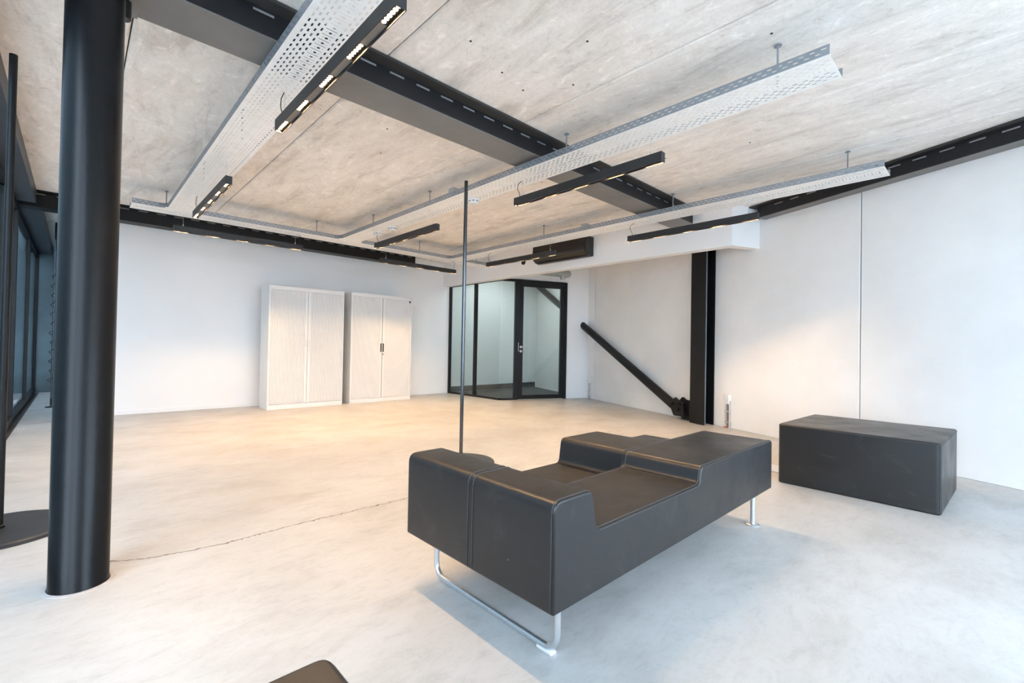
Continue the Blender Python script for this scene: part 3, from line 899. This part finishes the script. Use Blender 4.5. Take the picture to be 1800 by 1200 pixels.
# grey duct below the bulkhead, above the door
du = tag(empty('duct_pipe', (7.30, 6.26, 2.62)), 'short grey insulated duct above the glass door', 'duct')
mb = MB()
pA_ = DE * -0.62; pB_ = DE * 0.22
mb.tube([(pA_.x, pA_.y, 0.02), (pB_.x - DE.x * 0.05, pB_.y - DE.y * 0.05, 0.0), (pB_.x, pB_.y, 0), (pB_.x + DE.x * 0.03, pB_.y + DE.y * 0.03, 0)], [0.075, 0.075, 0.066, 0.035], 20)
mb.build('pipe', 'duct_grey', du, smooth=True)
MB().tube([(pB_.x - DE.x * 0.16, pB_.y - DE.y * 0.16, -0.03), (pB_.x - DE.x * 0.14, pB_.y - DE.y * 0.14, -0.115)], [0.06, 0.055], 18).build('branch', 'duct_grey', du, smooth=True)

# ------------------------------------------------------------------ tambour cabinets
def cabinet(name, label, x, y, w, d, h, rz, dark):
    root = tag(empty(name, (x, y, 0), rz), label, 'cabinet', 'tambour cabinets')
    t = 0.022; pl = 0.075
    mb = MB()
    mb.box(0, 0, 0, t, d, h); mb.box(w - t, 0, 0, w, d, h)
    mb.box(t, 0, h - 0.035, w - t, d, h); mb.box(t, d - 0.01, 0, w - t, d, h - 0.035)
    mb.box(t, 0.02, pl - 0.02, w - t, d - 0.01, pl)
    mb.build('body', 'cabinet_white', root, bevel=0.0025)
    MB().box(t, 0.004, 0, w - t, 0.02, pl - 0.02 + 0.015).build('plinth', 'cabinet_white', root, bevel=0.002)
    MB().box(t, 0.006, h - 0.06, w - t, 0.018, h - 0.035).build('track_rail', 'cabinet_white', root)
    for a0, a1, side in ((t + 0.016, w / 2 - 0.0025, -1), (w / 2 + 0.0025, w - t - 0.016, 1)):
        # tambour: half-round vertical ribs
        n = 22
        st = 0.045
        b0, b1 = (a0, a1 - st) if side < 0 else (a0 + st, a1)
        prof = []
        pw = (b1 - b0) / n
        for i in range(n):
            for u, dz in ((0.0, 0.005), (0.12, 0.001), (0.5, -0.0015), (0.88, 0.001)):
                prof.append((b0 + (i + u) * pw, 0.018 + dz))
        prof.append((b1, 0.023))
        vs, fs = [], []
        for a, yy in prof:
            vs += [(a, yy, pl + 0.004), (a, yy, h - 0.062)]
        for i in range(len(prof) - 1):
            fs.append((2 * i, 2 * i + 2, 2 * i + 3, 2 * i + 1))
        dr = MB().add(vs, fs).build('tambour_door', 'cabinet_slats', root)
        s0, s1 = (a1 - st, a1) if side < 0 else (a0, a0 + st)
        MB().box(s0, 0.013, pl + 0.004, s1, 0.028, h - 0.062).build('lead_strip', 'cabinet_white', dr, bevel=0.002)
        sc_ = (s0 + s1) / 2
        if dark:
            MB().box(sc_ - 0.012, 0.008, 0.93, sc_ + 0.012, 0.014, 1.09).build('handle', 'black_plastic', dr, bevel=0.003)
        else:
            MB().box(sc_ - 0.011, 0.007, 1.00, sc_ + 0.011, 0.013, 1.12).build('handle', 'cabinet_slats', dr, bevel=0.004)
        if side > 0:
            zl = 0.885 if dark else 0.955
            MB().tube([(sc_ - 0.004, 0.013, zl), (sc_ - 0.004, 0.006, zl)], 0.011, 16).build('lock', 'black_plastic' if dark else 'brushed_steel', dr, smooth=True)
    for a in (t, w - t - 0.016):
        MB().box(a, 0.012, pl, a + 0.014, 0.03, h - 0.04).build('side_channel', 'cabinet_white', root)
    if dark:
        MB().box(w / 2 - 0.0045, 0.0125, pl + 0.004, w / 2 + 0.0045, 0.016, h - 0.062).build('door_gap_shade', 'dark_cavity', root)  # dark strip painting the shade in the gap between the doors
        MB().box(w - t - 0.030, 0.003, h - 0.105, w - t - 0.008, 0.010, h - 0.07).build('corner_stop', 'black_plastic', root)
    return root
cabinet('tambour_cabinet', 'white roller shutter cabinet with pale handles and silver lock', 2.197, 7.885, 1.212, 0.42, 1.98, 0.0, False)
cabinet('tambour_cabinet', 'white roller shutter cabinet with two black handles', 3.56, 7.925, 1.255, 0.42, 2.0, math.radians(1.6), True)

# ------------------------------------------------------------------ sockets with conduit on the right wall
for (s_, lab, red) in ((rw_s_at_y(2.535), 'white wall socket with conduits beside the black wall column', True), (rw_s_at_y(5.945), 'white wall socket with conduits near the end wall corner', False)):
    p = rw(s_)
    so = tag(empty('wall_socket', (p[0], p[1], 0)), lab, 'socket', 'wall sockets')
    MB().obox((0, 0), DR, NR, -0.035, 0.0, 0.375, 0.04, 0.045, 0.46).build('box', 'white_plastic', so, bevel=0.006)
    MB().obox((0, 0), DR, NR, -0.010, 0.012, 0.33, 0.03, 0.040, 0.375).build('adapter', 'white_plastic', so, bevel=0.003)
    for k, (a, mtl) in enumerate(((-0.025, 'satin_aluminium'), (0.005, 'copper_brown'), (0.03, 'satin_aluminium'))):
        o_ = DR * a + NR * 0.018
        MB().tube([(o_.x, o_.y, 0.0), (o_.x, o_.y, 0.34)], 0.009, 12).build('conduit', mtl, so, smooth=True)
    for z in (0.07, 0.22):
        MB().obox((0, 0), DR, NR, -0.045, 0.0, z, 0.048, 0.030, z + 0.018).build('clip', 'satin_aluminium', so)
    if red:
        MB().obox((0, 0), DR, NR, -0.05, 0.0, 0.0, -0.005, 0.034, 0.014).build('floor_collar', 'red_plastic', so)
    else:
        pass
# little floor stop by the far socket
q = rw(rw_s_at_y(5.87), 0.06)
ds = tag(empty('floor_stop', (q[0], q[1], 0)), 'tiny dark and chrome floor stop below the far wall socket', 'door stop')
MB().lathe([(0.022, 0), (0.022, 0.018), (0.012, 0.024)], seg=16).build('body', 'brushed_steel', ds, smooth=True)
MB().lathe([(0.024, 0.0), (0.024, 0.007)], seg=16).build('rubber_ring', 'black_plastic', ds)

fp = tag(empty('floor_plate', (4.52, 1.275, 0)), 'flat steel cover plate on the floor between sofa end and block pouf', 'cover plate')
MB().box(0, 0, 0.0, 0.27, 0.24, 0.004).build('lid', 'satin_aluminium', fp, bevel=0.001)
MB().box(-0.012, -0.012, 0.0, 0.282, 0.252, 0.002).build('rim', 'galvanised', fp)

# ------------------------------------------------------------------ free-standing thin poles on disc bases
def pole(label, x, y, h, r, mat):
    root = tag(empty('floor_pole', (x, y, 0)), label, 'pole', 'thin poles on round bases')
    MB().lathe([(0.30, 0.0), (0.305, 0.004), (0.305, 0.018), (0.298, 0.024), (0.03, 0.027)], seg=72).build('disc_base', 'base_disc_paint', root, smooth=True)
    MB().lathe([(0.024, 0.026), (0.024, 0.04), (r, 0.046)], seg=20).build('collar', 'black_paint', root, smooth=True)
    MB().tube([(0, 0, 0.03), (0, 0, h)], r, 20).build('shaft', mat, root, smooth=True)
    return root
pole('tall thin dark pole on a round base left of the column', -0.283, 3.742, 2.63, 0.0175, 'black_paint')
pole('tall thin steel pole rising behind the sofa', 2.565, 3.345, 2.58, 0.0165, 'grey_pole')
# third pole in the far bay with a cable wound round it
p3 = tag(empty('cable_pole', (-0.255, 10.1, 0)), 'thin pole with a black cable wound round it in the passage', 'pole')
MB().tube([(0, 0, 0.0), (0, 0, 2.88)], 0.016, 16).build('shaft', 'grey_pole', p3, smooth=True)
MB().lathe([(0.07, 0), (0.07, 0.012), (0.03, 0.016)], seg=24).build('foot', 'black_paint', p3)
wp = []
for i in range(0, 241):
    t = i / 240
    a = t * 2 * PI * 12
    rr = 0.030 + 0.022 * (0.5 + 0.5 * math.sin(t * 31)) * (1 - t * 0.5)
    wp.append((rr * math.cos(a), rr * math.sin(a), 0.35 + 1.75 * t))
MB().tube(wp, 0.005, 6).build('wound_cable', 'cable_black', p3, smooth=True)
tbd = tag(empty('timber_board', (-0.13, 10.9, 0)), 'upright orange timber board edge at the passage', 'board')
MB().box(-0.02, 0, 0, 0.02, 0.9, 1.12).build('board', 'timber', tbd, bevel=0.003)
MB().box(-0.021, 0.0, 1.12, 0.021, 0.9, 1.135).build('top_cap', 'timber', tbd)

# ------------------------------------------------------------------ sofa
sf = tag(empty('sofa', (1.08, 0.93, 0)), 'large black leather lounge sofa with stepped seats and tubular steel legs', 'sofa')
W2 = 0.415; WT = 0.86; LX = 2.01
ZBOT = 0.235; ZARM = 0.588; ZSEAT = 0.448; ZPL = 0.527; ZLOW = 0.385
def upholstery(name, prof, radii, y0, y1, nseg=5):
    pr = fillet(prof, radii, nseg)
    mb = MB().prism(pr, lambda a, z, t: (a, t, z), y0, y1)
    o = mb.build(name, 'black_leather', sf, bevel=0.014, subseg=3, ang=50)
    return o, pr
near = [(0, ZBOT), (LX, ZBOT), (LX, ZPL), (1.035, ZPL), (1.015, ZSEAT), (0.225, ZSEAT), (0.195, ZARM), (0, ZARM)]
o1, pr1 = upholstery('upholstery', near, [0.012, 0.012, 0.025, 0.035, 0.03, 0.03, 0.035, 0.04], 0.0, W2 + 0.009)
farp = [(0, ZBOT), (LX, ZBOT), (LX, ZLOW + 0.05), (1.44, ZLOW + 0.05), (1.41, ZPL), (1.04, ZPL), (1.02, ZLOW), (0.225, ZLOW), (0.195, ZARM), (0, ZARM)]
o2, pr2_ = upholstery('upholstery', farp, [0.012, 0.012, 0.025, 0.03, 0.03, 0.035, 0.03, 0.03, 0.035, 0.04], W2 - 0.009, WT)
def seam(parent, pr, y, i0, i1, outward=0.0015):
    pts = [(pr[i][0], y, pr[i][1]) for i in range(i0, i1)]
    cen = Vector((LX / 2, y, 0.35))
    MB().tube(pts, 0.0022, 6).build('piping_seam', 'stitch_thread', parent, smooth=True)
k1 = len(pr1)
seam(o1, pr1, 0.013, 12, k1)
seam(o1, pr1, W2 - 0.014, 12, k1)
seam(o2, pr2_, W2 + 0.014, 12, len(pr2_))
# vertical seam down the end face, both modules
for o_, y in ((o1, W2 - 0.014), (o2, W2 + 0.014), (o1, 0.013)):
    MB().tube([(-0.0008, y, ZARM - 0.045), (-0.0008, y, ZBOT + 0.01)], 0.0022, 6).build('end_seam', 'stitch_thread', o_, smooth=True)
# sled leg at the arm end
rt_ = 0.0125
ya, yb2 = 0.105, 0.835
xl = 0.145
pth = [(xl, ya, ZBOT + 0.01)]
for i in range(7):
    a = PI + PI / 2 * i / 6
    pth.append((xl, ya + 0.06 + 0.06 * math.cos(a), 0.062 + rt_ + 0.06 * math.sin(a) - 0.0))
for i in range(7):
    a = 1.5 * PI + PI / 2 * i / 6
    pth.append((xl, yb2 - 0.06 + 0.06 * math.cos(a), 0.062 + rt_ + 0.06 * math.sin(a)))
pth.append((xl, yb2, ZBOT + 0.01))
sl = MB().tube(pth, rt_, 16).build('sled_leg', 'satin_aluminium', sf, smooth=True)
for y_ in (0.150,):
    gl_ = MB(); gl_.box(xl - 0.0145, y_ - 0.03, 0.0, xl + 0.0145, y_ + 0.04, 0.009)
    gl_.build('glide', 'white_plastic', sl, bevel=0.002)
for y_ in (0.09, 0.77):
    lg = MB().tube([(1.96, y_, 0.006), (1.96, y_, ZBOT + 0.01)], 0.0135, 18).build('leg', 'satin_aluminium', sf, smooth=True)
    MB().lathe([(0.040, 0), (0.040, 0.005), (0.030, 0.010), (0.014, 0.012)], (1.96, y_, 0), 24).build('foot_disc', 'satin_aluminium', lg, smooth=True)

# ------------------------------------------------------------------ leather cubes
def pouf(label, x, y, rz, w, d, h):
    root = tag(empty('pouf', (x, y, 0), rz), label, 'pouf', 'black leather poufs')
    prof = fillet([(0, 0), (w, 0), (w, d), (0, d)], 0.03, 5)
    mb = MB().prism(prof, lambda a, b_, t: (a, b_, t), 0.0, h)
    o = mb.build('upholstery', 'black_leather', root, bevel=0.012, subseg=3, ang=50)
    top = [(a, b_, h - 0.012) for a, b_ in prof]
    cx, cy = w / 2, d / 2
    top = [(cx + (a - cx) * 1.0008, cy + (b_ - cy) * 1.0008, z) for a, b_, z in top]
    MB().tube(top + [top[0]], 0.0022, 6).build('piping_seam', 'stitch_thread', o, smooth=True)
    for (a, b_) in ((0.007, 0.007), (w - 0.007, 0.007)):
        MB().tube([(a, b_, 0.012), (a, b_, h - 0.014)], 0.0025, 6).build('corner_seam', 'stitch_thread', o, smooth=True)
    return root
pouf('big black leather block pouf standing by the white concrete wall', 4.155, 0.235, math.radians(-2.3), 0.93, 0.985, 0.478)
pouf('black leather pouf whose corner peeks in at the bottom edge', -0.57, -0.09, 0, 0.93, 0.96, 0.478)
